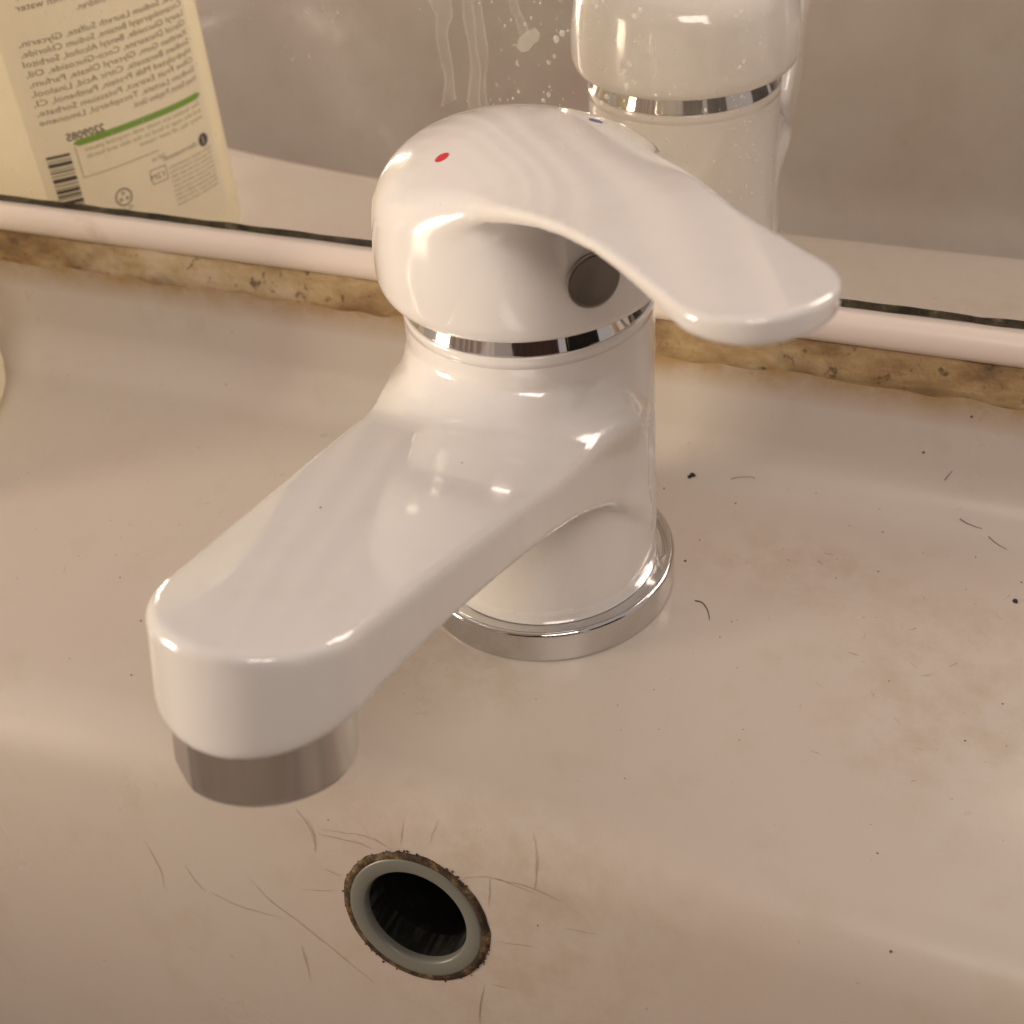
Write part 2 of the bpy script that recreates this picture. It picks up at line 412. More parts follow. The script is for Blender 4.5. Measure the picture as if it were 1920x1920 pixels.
P2 = P.copy(); P2[:, 0] = P[:, 0] * lc - P[:, 1] * ls; P2[:, 1] = P[:, 0] * ls + P[:, 1] * lc
handle = np_mesh_obj('lever_handle', P2, Q, M_white, tap)

V, F = lathe([(0.955, 2.86), (0.975, 2.925), (0.97, 2.95), (0.925, 3.07), (0.90, 3.2), (0.6, 3.22)], 160)
mesh_obj('collar', V, F, M_chrome, tap)
V, F = lathe([(0.975, 2.84), (0.9885, 2.845), (0.9875, 2.930), (0.982, 2.936), (0.95, 2.936)], 200)
mesh_obj('body_rim', V, F, M_white, tap)
V, F = lathe([(1.150, 0.002), (1.158, 0.012), (1.158, 0.03), (1.158, 0.25), (1.158, 0.27)] + arc(1.128, 0.285, 0.030, 0, 110, 8) + [(1.112, 0.306), (1.10, 0.300), (1.09, 0.297), (1.03, 0.288), (0.9, 0.284)], 200)
mesh_obj('base_ring', V, F, M_chrome, tap)
V, F = lathe([(0.93, 0.290), (1.0, 0.290), (1.0035, 0.293), (1.0035, 0.300), (1.0032, 0.36), (1.0005, 0.42), (0.995, 0.45)], 200)
mesh_obj('body_foot', V, F, M_white, tap)
# aerator: axis leans with the spout, with flats for a spanner
AT = math.atan(0.24); ac = Vector((-0.20, -4.06, 2.01)); an = Vector((0, -math.sin(AT), -math.cos(AT)))
au = Vector((1, 0, 0)); av = an.cross(au).normalized()
fd = Vector((-0.60, -0.80, 0)).normalized()
def aer(prof, n=144, flat=None):
    V, F = [], []
    for r, h in prof:
        for i in range(n):
            a = 2 * math.pi * i / n; q = au * math.cos(a) + av * math.sin(a); rr = r
            if flat:
                for fa in flat:
                    dd = math.cos(a - fa)
                    if dd > 0.05: rr = min(rr, 0.522 / dd)
            V.append(tuple(ac + q * rr - an * h))
    m_ = len(prof)
    for j in range(m_ - 1):
        for i in range(n):
            i2 = (i + 1) % n; F.append((j * n + i, j * n + i2, (j + 1) * n + i2, (j + 1) * n + i))
    return V, F
ang = math.atan2(fd.dot(av), fd.dot(au))
V, F = aer([(0.44, 0.03), (0.47, -0.01), (0.50, -0.03), (0.53, -0.03), (0.545, -0.02), (0.55, 0.0), (0.551, 0.012), (0.551, 0.03), (0.551, 0.58), (0.551, 0.61), (0.55, 0.62), (0.45, 0.63)], flat=[ang, ang + math.pi])
mesh_obj('aerator', V, F, M_chrome2, tap, True)
V, F = aer([(0.45, 0.48), (0.45, 0.66)]); mesh_obj('aerator_neck', V, F, M_chrome2, tap)
# temperature dots and screw plug
def on_head(s, t, z0, z1):
    lo, hi = z1, z0
    for _ in range(40):
        mid = (lo + hi) / 2
        if f_head(np.array([s]), np.array([t]), np.array([mid]))[0] < 0: lo = mid
        else: hi = mid
    return lo
def head_dot(s, t, r, m, name):
    V = [(s, t)] + [(s + r * math.cos(a), t + r * math.sin(a)) for a in np.linspace(0, 2 * math.pi, 32, endpoint=False)]
    W = []
    for (a, b) in V:
        z = on_head(a, b, 4.8, 3.6) + 0.003; W.append((a * lc - b * ls, a * ls + b * lc, z))
    mesh_obj(name, W, [(0, i, i % 32 + 1) for i in range(1, 33)], m, tap)
head_dot(0.06, -0.60, 0.052, M_red, 'hot_dot'); head_dot(0.06, 0.60, 0.052, M_blue, 'cold_dot')
def plug(prof, m, name, n=64):
    A0 = math.radians(-43.3); pc = Vector((math.cos(A0), math.sin(A0), 0)); pt = Vector((-pc.y, pc.x, 0)); V = []; F = []
    for r, dep in prof:
        for i in range(n):
            a = 2 * math.pi * i / n; tt = r * math.cos(a)
            rad = math.sqrt(max(1.145 ** 2 - tt * tt, 0)) + dep
            V.append(tuple(pc * rad + pt * tt + Vector((0, 0, 3.56 + r * math.sin(a)))))
    for j in range(len(prof) - 1):
        for i in range(n):
            i2 = (i + 1) % n; F.append((j * n + i, j * n + i2, (j + 1) * n + i2, (j + 1) * n + i))
    if name == 'screw_plug': F.append(tuple(range((len(prof) - 1) * n, len(prof) * n)))
    mesh_obj(name, V, F, m, tap)
plug([(0.20, -0.05), (0.20, 0.004), (0.193, 0.008), (0.18, 0.006), (0.09, 0.006), (0.02, 0.006)], M_plug, 'screw_plug')
plug([(0.198, 0.003), (0.205, 0.008), (0.212, 0.0)], mat('plug_rim', (0.5, 0.46, 0.42), 0.3, 0.8), 'plug_rim')

# ------------------------------------------------------------------ the soap bottle
BC = (-7.616, 0.061); BPH = 1.172; Ba, Bb, Bn = 1.568, 0.967, 2.6
cp, sp_ = math.cos(BPH), math.sin(BPH)
def bsec(u_ang, k=1.0):
    c, s = math.cos(u_ang), math.sin(u_ang)
    U = Ba * k * math.copysign(abs(c) ** (2 / Bn), c); W = (Bb - (1 - k) * Ba) * math.copysign(abs(s) ** (2 / Bn), s)
    return U, W
def bworld(U, W, z): return (BC[0] + U * cp + W * sp_, BC[1] - U * sp_ + W * cp, z)
def loft(prof, m, name, parent, n=96):
    V, F = [], []
    for k, z in prof:
        for i in range(n):
            U, W = bsec(2 * math.pi * i / n, k); V.append(bworld(U, W, z))
    for j in range(len(prof) - 1):
        for i in range(n):
            i2 = (i + 1) % n; F.append((j * n + i, j * n + i2, (j + 1) * n + i2, (j + 1) * n + i))
    F.append(tuple(range(n))); return mesh_obj(name, V, F, m, parent)
bottle = empty('soap_bottle', (BC[0] * S, BC[1] * S, 0))
tag(bottle, 'pale yellow soap bottle with a printed back label, seen in the mirror', 'bottle')
M_bot = mat('yellow_plastic', (0.90, 0.85, 0.68), 0.25, 0, 0.3)
M_bot.node_tree.nodes['Principled BSDF'].inputs['Subsurface Weight'].default_value = 0.0
M_bot.node_tree.nodes['Principled BSDF'].inputs['Subsurface Radius'].default_value = (0.04, 0.032, 0.014)
t = NT(M_bot); tl_ = t.n('ShaderNodeBsdfTranslucent'); tl_.inputs[0].default_value = (0.98, 0.95, 0.84, 1); mx = t.n('ShaderNodeMixShader'); mx.inputs[0].default_value = 0.62
t.l(t.b.outputs[0], mx.inputs[1]); t.l(tl_.outputs[0], mx.inputs[2]); t.l(mx.outputs[0], t.t.nodes['Material Output'].inputs[0])
M_lab = mat('label_film', (0.90, 0.87, 0.78), 0.35); t = NT(M_lab)
tl_ = t.n('ShaderNodeBsdfTranslucent'); tl_.inputs[0].default_value = (0.96, 0.95, 0.92, 1); mx = t.n('ShaderNodeMixShader'); mx.inputs[0].default_value = 0.55
t.l(t.b.outputs[0], mx.inputs[1]); t.l(tl_.outputs[0], mx.inputs[2]); t.l(mx.outputs[0], t.t.nodes['Material Output'].inputs[0])
bp = [(0.86, 0.0), (0.93, 0.03), (0.98, 0.12), (1.0, 0.28), (1.0, 4.6), (0.985, 5.2), (0.93, 5.7), (0.8, 6.1), (0.6, 6.4), (0.42, 6.55)]
kids = [loft(bp, M_bot, 'bottle_body', None)]
V, F = lathe([(0.4, 6.4), (0.4, 6.95), (0.52, 6.96), (0.52, 7.6), (0.47, 7.68), (0.001, 7.7)], 48, BC[0], BC[1])
kids.append(mesh_obj('bottle_cap', V, F, mat('white_cap', (0.75, 0.73, 0.66), 0.35)))
def face_w(U, lift): return Bb * (max(1 - abs(U / Ba) ** Bn, 0)) ** (1 / Bn) + lift
def face_pt(U, z, lift): return bworld(U, face_w(U, lift), z)
def face_patch(u0, u1, z0, z1, lift, m, name, nu=24, rnd=0.0):
    V, F = [], []
    for i in range(nu + 1):
        U = u0 + (u1 - u0) * i / nu; e = 0
        dd = min(U - u0, u1 - U)
        if rnd and dd < rnd: e = rnd - math.sqrt(max(rnd ** 2 - (rnd - dd) ** 2, 0))
        V.append(face_pt(U, z0 + e, lift)); V.append(face_pt(U, z1 - e, lift))
    for i in range(nu): F.append((2 * i, 2 * i + 1, 2 * i + 3, 2 * i + 2))
    o = mesh_obj(name, V, F, m); kids.append(o); return o
face_patch(-1.26, 1.10, 0.45, 4.7, 0.006, M_lab, 'back_label', 40, 0.2)
M_ink = mat('brown_ink', (0.13, 0.09, 0.045), 0.6); M_ink2 = mat('grey_ink', (0.17, 0.15, 0.11), 0.6)
M_blk = mat('black_ink', (0.035, 0.03, 0.02), 0.6); M_grn = mat('green_ink', (0.20, 0.42, 0.02), 0.5); M_lg = mat('pale_green_ink', (0.30, 0.31, 0.13), 0.6)
def text_line(txt, u_start, z, size, m, width=None, name='printed_text', bold=0.0, rot=False):
    """u_start: where the line starts; reading direction is -u (towards the mirror)"""
    cu_ = bpy.data.curves.new('t', 'FONT'); cu_.body = txt; cu_.size = size; cu_.resolution_u = 2; cu_.offset = bold
    to = bpy.data.objects.new('t', cu_)
    me_ = bpy.data.meshes.new_from_object(to)
    co = np.array([v.co[:] for v in me_.vertices]); F = [tuple(p.vertices) for p in me_.polygons]
    bpy.data.objects.remove(to); bpy.data.meshes.remove(me_)
    if not len(co): return
    if width: co[:, 0] *= width / (co[:, 0].max() - co[:, 0].min())
    V = [face_pt(max(min(u_start - x, 1.25), -1.3), z + y, 0.010) for x, y, _ in co]
    kids.append(mesh_obj(name, V, F, m, None, False))
L = ['Wash hands with a small amount of', 'soap. Massage gently, rinse and dry', 'thoroughly with clean water.']
text_line('DIRECTIONS FOR USE', 0.1, 4.04, 0.13, M_ink, 0.95, bold=0.003)
text_line('apply to wet hands, rinse and dry', 1.0, 3.80, 0.105, M_ink, 2.0)
text_line('hands and rinse thoroughly with water', 1.0, 3.66, 0.105, M_ink, 2.0)
text_line('Keep out of reach of children.', 1.0, 3.52, 0.105, M_ink, 1.35)
ing = ['Aqua, Sodium Laureth Sulfate, Glycerin,', 'Cocamidopropyl Betaine, Sodium Chloride,', 'Lauryl Glucoside, Benzyl Alcohol, Sorbitol',
       'Glycol Distearate, Coco-Glucoside, Oil,', 'Xanthan Gum, Glyceryl Oleate, Parfum,', 'Sodium Benzoate, Citric Acid, Linalool,',
       'Hydrolyzed Milk Protein, Panthenol, CI,', 'Olive Fruit Extract, Potassium Sorbate,', 'Sodium Lactate, Tocopherol, Limonene', 'Honey Extract, Propylene Glycol,']
for i, s_ in enumerate(ing):
    text_line(s_, 1.06 - 0.004 * i, 3.28 - 0.113 * i, 0.10, M_ink, 2.14 if i < 9 else 1.0)
text_line('2209085', -0.42, 2.13, 0.13, M_ink2, 0.47, bold=0.004)
face_patch(-0.83, 1.02, 2.045, 2.125, 0.012, M_grn, 'green_band', 30, 0.03)
for i, s_ in enumerate(['Our bottles are made with recycled plastic', 'and the soap is kind to the skin and hands', 'every day, all year round']):
    text_line(s_, 0.98, 1.96 - 0.085 * i, 0.075, M_lg, 1.7 if i < 2 else 1.0)
for (a0, a1, b0, b1) in ((-0.83, -0.82, 1.66, 2.05), (-0.83, 0.2, 1.655, 1.665)): face_patch(a0, a1, b0, b1, 0.011, M_lg, 'box_line', 12)
zz = 2.0; rb = random.Random(5)
for i, h in enumerate([.035, .012, .05, .012, .022, .014, .055, .016, .012, .045, .03, .014, .05, .012, .04, .012, .03, .05, .012, .03]):
    g_ = rb.choice([.012, .018, .025]); face_patch(-1.16, -0.90, zz - h, zz, 0.012, M_blk, 'barcode_bar', 4); zz -= h + g_
def disc(u, z, r, m, name, r0=0.0, n=28):
    V, F = [], []
    for i in range(n):
        a = 2 * math.pi * i / n
        V.append(face_pt(u + r * math.cos(a), z + r * math.sin(a), 0.012)); V.append(face_pt(u + r0 * math.cos(a), z + r0 * math.sin(a), 0.012))
    for i in range(n): j = (i + 1) % n; F.append((2 * i, 2 * j, 2 * j + 1, 2 * i + 1))
    kids.append(mesh_obj(name, V, F, m, None, False))
disc(0.90, 1.53, 0.085, M_blk, 'round_logo', 0.0); face_patch(0.885, 0.905, 1.48, 1.58, 0.015, M_lab, 'logo_stroke', 2)
text_line('dermatest', 0.78, 1.50, 0.10, M_ink2, 0.55)
disc(-0.42, 1.27, 0.115, M_ink2, 'recycling_mark', 0.095)
for a in (90, 210, 330):
    disc(-0.42 + 0.05 * math.cos(math.radians(a)), 1.27 + 0.05 * math.sin(math.radians(a)), 0.035, M_ink2, 'recycling_mark', 0.012, 3)
text_line('PE-HD', -0.33, 1.09, 0.07, M_ink2, 0.2)
for (a0, a1, b0, b1) in ((0.0, 0.24, 1.45, 1.46), (0.0, 0.24, 1.27, 1.28), (0.0, 0.01, 1.27, 1.46), (0.23, 0.24, 1.27, 1.46)): face_patch(a0, a1, b0, b1, 0.012, M_ink2, 'icon_frame', 4)
text_line('12M', 0.22, 1.32, 0.11, M_ink2, 0.2); text_line('250 ml', 0.28, 1.55, 0.07, M_ink2, 0.2)
for i in range(9): text_line(['Made in the EU. Distributed by', 'the soap works, 12 Harbour Road', 'customer care line open daily', 'store in a cool and dry place', 'avoid contact with the eyes', 'for external use only always', 'batch and best before date', 'see the base of the bottle', 'www bottle return scheme'][i], 1.0, 1.38 - 0.062 * i, 0.055, M_ink2, 0.72)
for o in kids:
    o.parent = bottle; o.location = (-bottle.location.x, -bottle.location.y, 0)

# patterned cloth hanging at the right, outside the frame: the chrome picks it up
M_cloth = mat('patterned_cloth', (0.01, 0.01, 0.012), 0.8); t = NT(M_cloth); g = t.geo()
vo = t.n('ShaderNodeTexVoronoi'); vo.inputs['Scale'].default_value = 14; vo.inputs['Randomness'].default_value = 0.5; t.l(g, vo.inputs['Vector'])
t.l(t.ramp(vo.outputs['Distance'], [(0.0, (0.62, 0.48, 0.2)), (0.30, (0.62, 0.48, 0.2)), (0.36, (0.01, 0.01, 0.01))]), t.b.inputs['Base Color'])
V, F = [], []
for i in range(41):
    for j in range(2):
        yy = -12 + 9.5 * i / 40; V.append((15 + 0.35 * math.sin(i * 1.1), yy, -4.0 + 16 * j)); 
for i in range(40): F.append((2 * i, 2 * i + 1, 2 * i + 3, 2 * i + 2))
towel = mesh_obj('hand_towel', V, F, M_cloth)
sm = towel.modifiers.new('thickness', 'SOLIDIFY'); sm.thickness = 0.004
tag(towel, 'black towel with yellow rings hanging at the right, caught only in the chrome', 'towel')

# unseen cloth added in place of the photographer, blocks light and darkens reflections
M_stand_in = mat('brown_cloth', (0.10, 0.06, 0.05), 0.9)
def hanging(name, cx, cy, wd, ang, z0, z1, m, amp):
    V, F = [], []; n = 60; k = 12
    for i in range(n + 1):
        for j in range(k + 1):
            f = j / k; u = (i / n - 0.5) * wd * (0.8 + 0.2 * (1 - f)); d = amp * math.sin(i * 0.9 + 1.3 * math.sin(i * .21)) * (1 - 0.6 * f)
            V.append((cx + u * math.cos(ang) - d * math.sin(ang), cy + u * math.sin(ang) + d * math.cos(ang), z0 + (z1 - z0) * f))
    for i in range(n):
        for j in range(k): a = i * (k + 1) + j; F.append((a, a + k + 1, a + k + 2, a + 1))
    o = mesh_obj(name, V, F, m); sm = o.modifiers.new('thickness', 'SOLIDIFY'); sm.thickness = 0.004; return o
stand_in = hanging('photographer_stand_in', 5.0, -20, 25, math.radians(25), -14, 20, M_stand_in, 0.6)
tag(stand_in, 'unseen brown cloth added in front of the basin for the photographer, blocking light and darkening reflections', 'light blocker')

# ------------------------------------------------------------------ marks: crazing, hairs, crumbs, splashes
CRACKS = [[[-0.977,-3.016,-0.346,0.07,-0.91,0.41],[-0.927,-3.05,-0.445,0.07,-0.95,0.3],[-0.91,-3.076,-0.551,0.07,-0.97,0.25],[-0.926,-3.1,-0.641,0.07,-0.97,0.25]],[[-0.889,-3.051,-0.459,0.07,-0.97,0.25],[-0.671,-3.034,-0.452,0.06,-0.95,0.3],[-0.507,-3.023,-0.445,0.05,-0.95,0.3],[-0.379,-3.025,-0.476,0.05,-0.97,0.24]],[[-0.851,-3.134,-0.797,0.07,-0.97,0.25],[-0.686,-3.131,-0.829,0.06,-0.97,0.25]],[[-1.066,-3.221,-1.071,0.08,-0.97,0.25],[-0.895,-3.199,-1.037,0.07,-0.97,0.25],[-0.748,-3.176,-0.988,0.07,-0.97,0.25]],[[-1.087,-3.319,-1.445,0.08,-0.97,0.25],[-0.865,-3.336,-1.584,0.07,-0.97,0.25],[-0.62,-3.359,-1.741,0.06,-0.97,0.25],[-0.419,-3.379,-1.868,0.06,-0.97,0.25]],[[-1.069,-3.396,-1.751,0.09,-0.96,0.25],[-1.044,-3.47,-2.048,0.09,-0.96,0.25]],[[-0.162,-2.867,-0.194,0.03,-0.73,0.68],[-0.155,-2.934,-0.281,0.03,-0.87,0.5],[-0.156,-2.974,-0.356,0.04,-0.92,0.4]],[[0.333,-3.017,-0.549,0.02,-0.97,0.24],[0.469,-2.992,-0.463,0.02,-0.97,0.24],[0.674,-2.977,-0.423,0.01,-0.96,0.3],[0.97,-2.985,-0.458,0.01,-0.97,0.24]],[[0.603,-2.983,-0.439,0.02,-0.96,0.3],[0.596,-3.051,-0.707,0.02,-0.97,0.24]],[[0.685,-3.129,-1.025,0.01,-0.97,0.24],[0.842,-3.121,-1.0,0.01,-0.97,0.24],[1.017,-3.11,-0.961,0.01,-0.97,0.24]],[[0.575,-3.255,-1.517,0.02,-0.97,0.24],[0.539,-3.302,-1.704,0.02,-0.97,0.24],[0.536,-3.35,-1.893,0.02,-0.97,0.24]],[[0.96,-2.831,-0.182,0.01,-0.74,0.68],[0.969,-2.978,-0.436,0.01,-0.96,0.3]],[[0.629,-3.245,-1.484,0.02,-0.97,0.24],[0.8,-3.24,-1.472,0.01,-0.97,0.24]],[[-1.085,-2.991,-0.285,0.07,-0.86,0.51],[-0.984,-3.033,-0.383,0.07,-0.91,0.41],[-0.923,-3.072,-0.53,0.07,-0.97,0.25],[-0.911,-3.104,-0.659,0.07,-0.97,0.25]],[[-1.553,-3.28,-1.116,0.11,-0.96,0.25],[-1.37,-3.305,-1.285,0.1,-0.96,0.25],[-1.087,-3.32,-1.449,0.08,-0.97,0.25],[-0.899,-3.338,-1.58,0.08,-0.97,0.25]],[[-2.189,-3.369,-1.136,0.14,-0.96,0.25],[-2.095,-3.395,-1.287,0.14,-0.96,0.25],[-2.005,-3.404,-1.371,0.13,-0.96,0.25]],[[-1.94,-3.395,-1.369,0.13,-0.96,0.25],[-1.675,-3.378,-1.436,0.12,-0.96,0.25],[-1.283,-3.337,-1.444,0.1,-0.96,0.25]],[[0.878,-2.712,-0.086,0.0,-0.48,0.88],[0.941,-2.825,-0.175,0.01,-0.74,0.68],[0.957,-2.923,-0.305,0.01,-0.87,0.5]],[[0.652,-2.981,-0.434,0.01,-0.96,0.3],[0.912,-2.97,-0.41,0.01,-0.96,0.3],[1.172,-2.984,-0.46,0.0,-0.97,0.24]],[[-1.1,-3.381,-1.683,0.09,-0.96,0.25],[-1.063,-3.436,-1.907,0.09,-0.96,0.25]],[[-2.563,-3.387,-0.978,0.17,-0.95,0.26],[-2.444,-3.437,-1.237,0.16,-0.95,0.26],[-2.417,-3.492,-1.459,0.17,-0.95,0.26]],[[0.117,-2.811,-0.149,0.02,-0.66,0.75],[0.089,-2.926,-0.282,0.03,-0.87,0.5]],[[0.557,-3.275,-1.598,0.02,-0.97,0.24],[0.527,-3.336,-1.839,0.02,-0.97,0.24],[0.547,-3.361,-1.942,0.02,-0.97,0.24]],[[1.224,-3.043,-0.698,0.0,-0.97,0.24],[1.478,-3.035,-0.667,0.0,-0.97,0.24]],[[-0.844,-3.032,-0.408,0.07,-0.95,0.3],[-0.428,-2.991,-0.366,0.05,-0.91,0.4],[-0.198,-3.006,-0.439,0.04,-0.95,0.3]]]
HAIRS = [[[1.39,0.016,0.0,0.0,-0.0,1.0],[1.456,0.009,0.0,0.0,-0.0,1.0],[1.517,-0.053,-0.0,-0.0,0.0,1.0],[1.557,-0.133,-0.0,-0.0,0.0,1.0],[1.576,-0.186,-0.0,-0.0,0.0,1.0]],[[3.446,1.727,0.075,0.0,-0.54,0.84],[3.523,1.696,0.059,0.0,-0.43,0.9],[3.65,1.672,0.048,0.0,-0.43,0.9]],[[3.25,1.951,0.324,0.0,-0.92,0.38],[3.277,1.971,0.374,0.0,-0.96,0.27],[3.3,1.984,0.421,0.0,-0.96,0.27]],[[1.287,1.728,0.076,0.0,-0.54,0.84],[1.369,1.757,0.095,0.0,-0.54,0.84],[1.484,1.775,0.106,0.0,-0.64,0.77],[1.517,1.759,0.096,0.0,-0.54,0.84]],[[3.719,1.607,0.023,0.0,-0.32,0.95],[3.795,1.546,0.009,0.0,-0.2,0.98],[3.89,1.494,0.003,0.0,-0.07,1.0]]]
SPECKS = [[[0.91,1.701,0.062,0.0,-0.43,0.9,7],[0.883,1.68,0.051,0.0,-0.43,0.9,4],[1.166,0.508,0.0,0.0,-0.0,1.0,4],[4.017,0.819,0.0,0.0,-0.0,1.0,6],[3.378,2.033,1.013,0.0,-1.0,0.06,4],[3.022,1.999,0.564,0.0,-1.0,0.09,4],[1.401,1.459,0.001,0.0,-0.07,1.0,3],[1.215,0.831,0.0,0.0,-0.0,1.0,2],[2.8,1.427,0.0,0.0,0.0,1.0,2.5],[2.85,0.868,0.0,-0.0,0.0,1.0,2.5],[2.495,1.434,0.0,0.0,0.0,1.0,2],[0.677,1.488,0.003,0.0,-0.07,1.0,3],[3.791,-0.902,0.0,0.0,-0.0,1.0,2.5],[3.326,-2.159,-0.0,-0.0,0.0,1.0,2.5],[3.145,-0.444,0.0,0.0,-0.0,1.0,2],[3.538,-2.829,-0.142,-0.03,-0.65,0.76,3],[-3.331,-1.72,0.0,0.0,-0.0,1.0,3],[-3.013,-2.332,0.0,0.0,0.0,1.0,3],[-3.874,-1.272,0.0,0.0,0.0,1.0,2.5],[-6.613,1.579,0.016,0.0,-0.2,0.98,2.5],[-4.536,1.79,0.119,0.0,-0.64,0.77,3],[4.027,-0.424,0.0,-0.0,0.0,1.0,2.5],[4.048,1.086,-0.0,0.0,-0.0,1.0,2.5],[2.143,-1.316,-0.0,-0.0,0.0,1.0,1.5],[2.928,0.271,0.0,-0.0,0.0,1.0,1.5],[2.473,0.935,-0.0,-0.0,0.0,1.0,1.5],[-4.296,0.779,0.0,0.0,-0.0,1.0,2],[-0.793,-2.984,-0.31,0.06,-0.86,0.5,2],[1.002,-3.058,-0.753,0.01,-0.97,0.24,2],[-3.674,-2.331,-0.0,0.0,-0.0,1.0,2],[1.557,0.642,-0.0,0.0,-0.0,1.0,1.5],[1.852,1.722,0.073,0.0,-0.54,0.84,2],[2.117,1.732,0.079,0.0,-0.54,0.84,2],[-3.453,2.041,1.207,0.0,-1.0,0.01,4],[1.372,2.04,1.126,0.0,-1.0,0.01,2],[1.713,-0.362,0.0,0.0,-0.0,1.0,2]]]
TAPSPECKS = [[-0.376,-2.77,2.825,-0.05,0.23,0.97,2.5],[0.169,-1.788,2.587,0.06,0.23,0.97,1.5],[0.851,-1.14,2.309,0.92,0.01,0.39,2],[0.851,-1.163,2.315,0.95,-0.01,0.3,1.5]]
DROPS = [[-1.216,4.347,2.81],[-1.101,4.364,2.5],[-0.931,4.22,2.81],[-0.992,4.167,3.12],[-0.801,4.192,3.75],[-0.744,4.247,3.12],[-0.349,4.254,3.12],[-0.524,4.08,6.25],[-0.465,4.133,6.25],[-0.414,4.157,2.81],[-0.547,3.931,3.75],[-0.604,3.873,4.38],[-0.608,3.658,2.5],[-0.667,3.601,2.19],[-0.62,3.585,4.69],[-0.674,3.53,4.69],[-0.906,3.591,3.44],[-0.967,3.525,2.81],[-1.017,3.506,2.5],[-1.091,3.505,2.5],[-1.161,3.448,2.19],[-1.189,3.493,1.88],[0.174,4.308,5.0],[0.24,4.362,5.0],[-0.652,4.375,2.5],[0.193,4.309,5.62],[0.241,4.362,5.62],[0.13,3.907,5.62],[0.088,3.839,5.31],[0.112,3.711,6.25],[-0.079,3.608,5.31],[-0.127,3.552,3.75],[0.08,3.583,3.12],[0.534,3.741,3.12],[1.119,3.996,3.44],[1.087,3.943,4.06],[0.322,4.023,3.44],[0.184,4.101,2.81],[1.042,4.353,3.75],[1.081,4.395,2.5],[1.111,3.701,2.81],[0.807,3.559,3.12],[0.765,3.497,2.19],[0.491,3.68,2.81],[0.228,4.152,2.5],[-0.148,4.372,4.38],[-0.088,4.416,3.75],[0.366,3.656,3.75],[0.041,3.513,2.5]]
STREAKS = [[[-1.684,4.352],[-1.637,4.211],[-1.662,4.064],[-1.647,3.842],[-1.62,3.646],[-1.682,3.392]],[[-1.491,4.362],[-1.489,4.234],[-1.556,4.07],[-1.536,3.804],[-1.54,3.466]],[[-1.372,4.368],[-1.381,4.196],[-1.354,3.994],[-1.353,3.756],[-1.399,3.539],[-1.413,3.397]],[[-1.284,4.372],[-1.28,4.173],[-1.284,3.969],[-1.263,3.762],[-1.299,3.546],[-1.295,3.422]],[[-1.206,4.376],[-1.194,4.163],[-1.176,3.917],[-1.222,3.674],[-1.228,3.428]],[[-0.864,4.392],[-0.813,4.241],[-0.774,4.13]],[[-0.941,4.388],[-0.884,4.223],[-0.854,4.096]]]
SMEAR = [[-0.901,3.985],[-0.871,4.074],[-0.806,4.121],[-0.75,4.152],[-0.71,4.169],[-0.67,4.121],[-0.686,4.056],[-0.743,4.017],[-0.785,3.963],[-0.849,3.945]]
VSTREAKS = [[[0.091,4.248],[0.065,4.024],[0.031,3.807]],[[0.373,4.14],[0.365,4.0],[0.366,3.844]],[[-0.264,4.421],[-0.27,4.27],[-0.282,4.144]],[[1.594,4.511],[1.573,4.251],[1.569,3.927],[1.553,3.561]]]
from mathutils.bvhtree import BVHTree
_bv = BVHTree.FromPolygons([v.co[:] for v in sink.data.vertices], [tuple(p.vertices) for p in sink.data.polygons])
def snap(a):
    a = np.array(a, float); q, nn, i, d = _bv.find_nearest(Vector(a[:3]) * S)
    if nn.dot(Vector(a[3:6])) < 0: nn = -nn
    a[:3] = np.array(q) / S; a[3:6] = np.array(nn); return a
def catmull(P, k=5):
    P = [np.array(p, float) for p in P]; Q = [2 * P[0] - P[1]] + P + [2 * P[-1] - P[-2]]; out = []
    for i in range(1, len(Q) - 2):
        for j in range(k):
            t_ = j / k; a, b, c, d = Q[i - 1:i + 3]
            out.append(0.5 * ((2 * b) + (-a + c) * t_ + (2 * a - 5 * b + 4 * c - d) * t_ ** 2 + (-a + 3 * b - 3 * c + d) * t_ ** 3))
    out.append(P[-1]); return out
def ribbon(P, N, wd, lift, jit, rnd, taper=True):
    V, F = [], []; n = len(P)
    for i in range(n):
        d = P[min(i + 1, n - 1)] - P[max(i - 1, 0)]; nn = N[i] / np.linalg.norm(N[i]); sd = np.cross(nn, d); sd /= (np.linalg.norm(sd) + 1e-9)
        f = wd * (0.35 + 0.65 * math.sin(math.pi * (i + .5) / n)) if taper else wd
        f *= rnd.uniform(0.7, 1.3); c = P[i] + nn * lift + sd * rnd.uniform(-jit, jit)
        V += [c - sd * f, c + sd * f]
    for i in range(n - 1): F.append((2 * i, 2 * i + 1, 2 * i + 3, 2 * i + 2))
    return V, F
M_crack = mat('crazing_line', (0.38, 0.30, 0.225), 0.6)
rn = random.Random(11)
for line in CRACKS:
    if len(line) < 2: continue
    A = [snap(a) for a in catmull(line, 6)]; P = [a[:3] for a in A]; N = [a[3:6] for a in A]
    V, F = ribbon(P, N, 0.0026, 0.004, 0.004, rn); mesh_obj('glaze_crack', V, F, M_crack, basin, False)
M_hair = mat('brown_hair', (0.12, 0.06, 0.03), 0.5)
HL = ['curled dark hair lying on the basin to the right of the chrome base ring', 'short straight fibre in the stain at the right edge of the basin',
      'tiny slanted fibre on the upright back edge of the basin', 'pale short fibre beside the black crumb behind the tap', 'thin fibre end lying lower than the straight fibre at the far right']
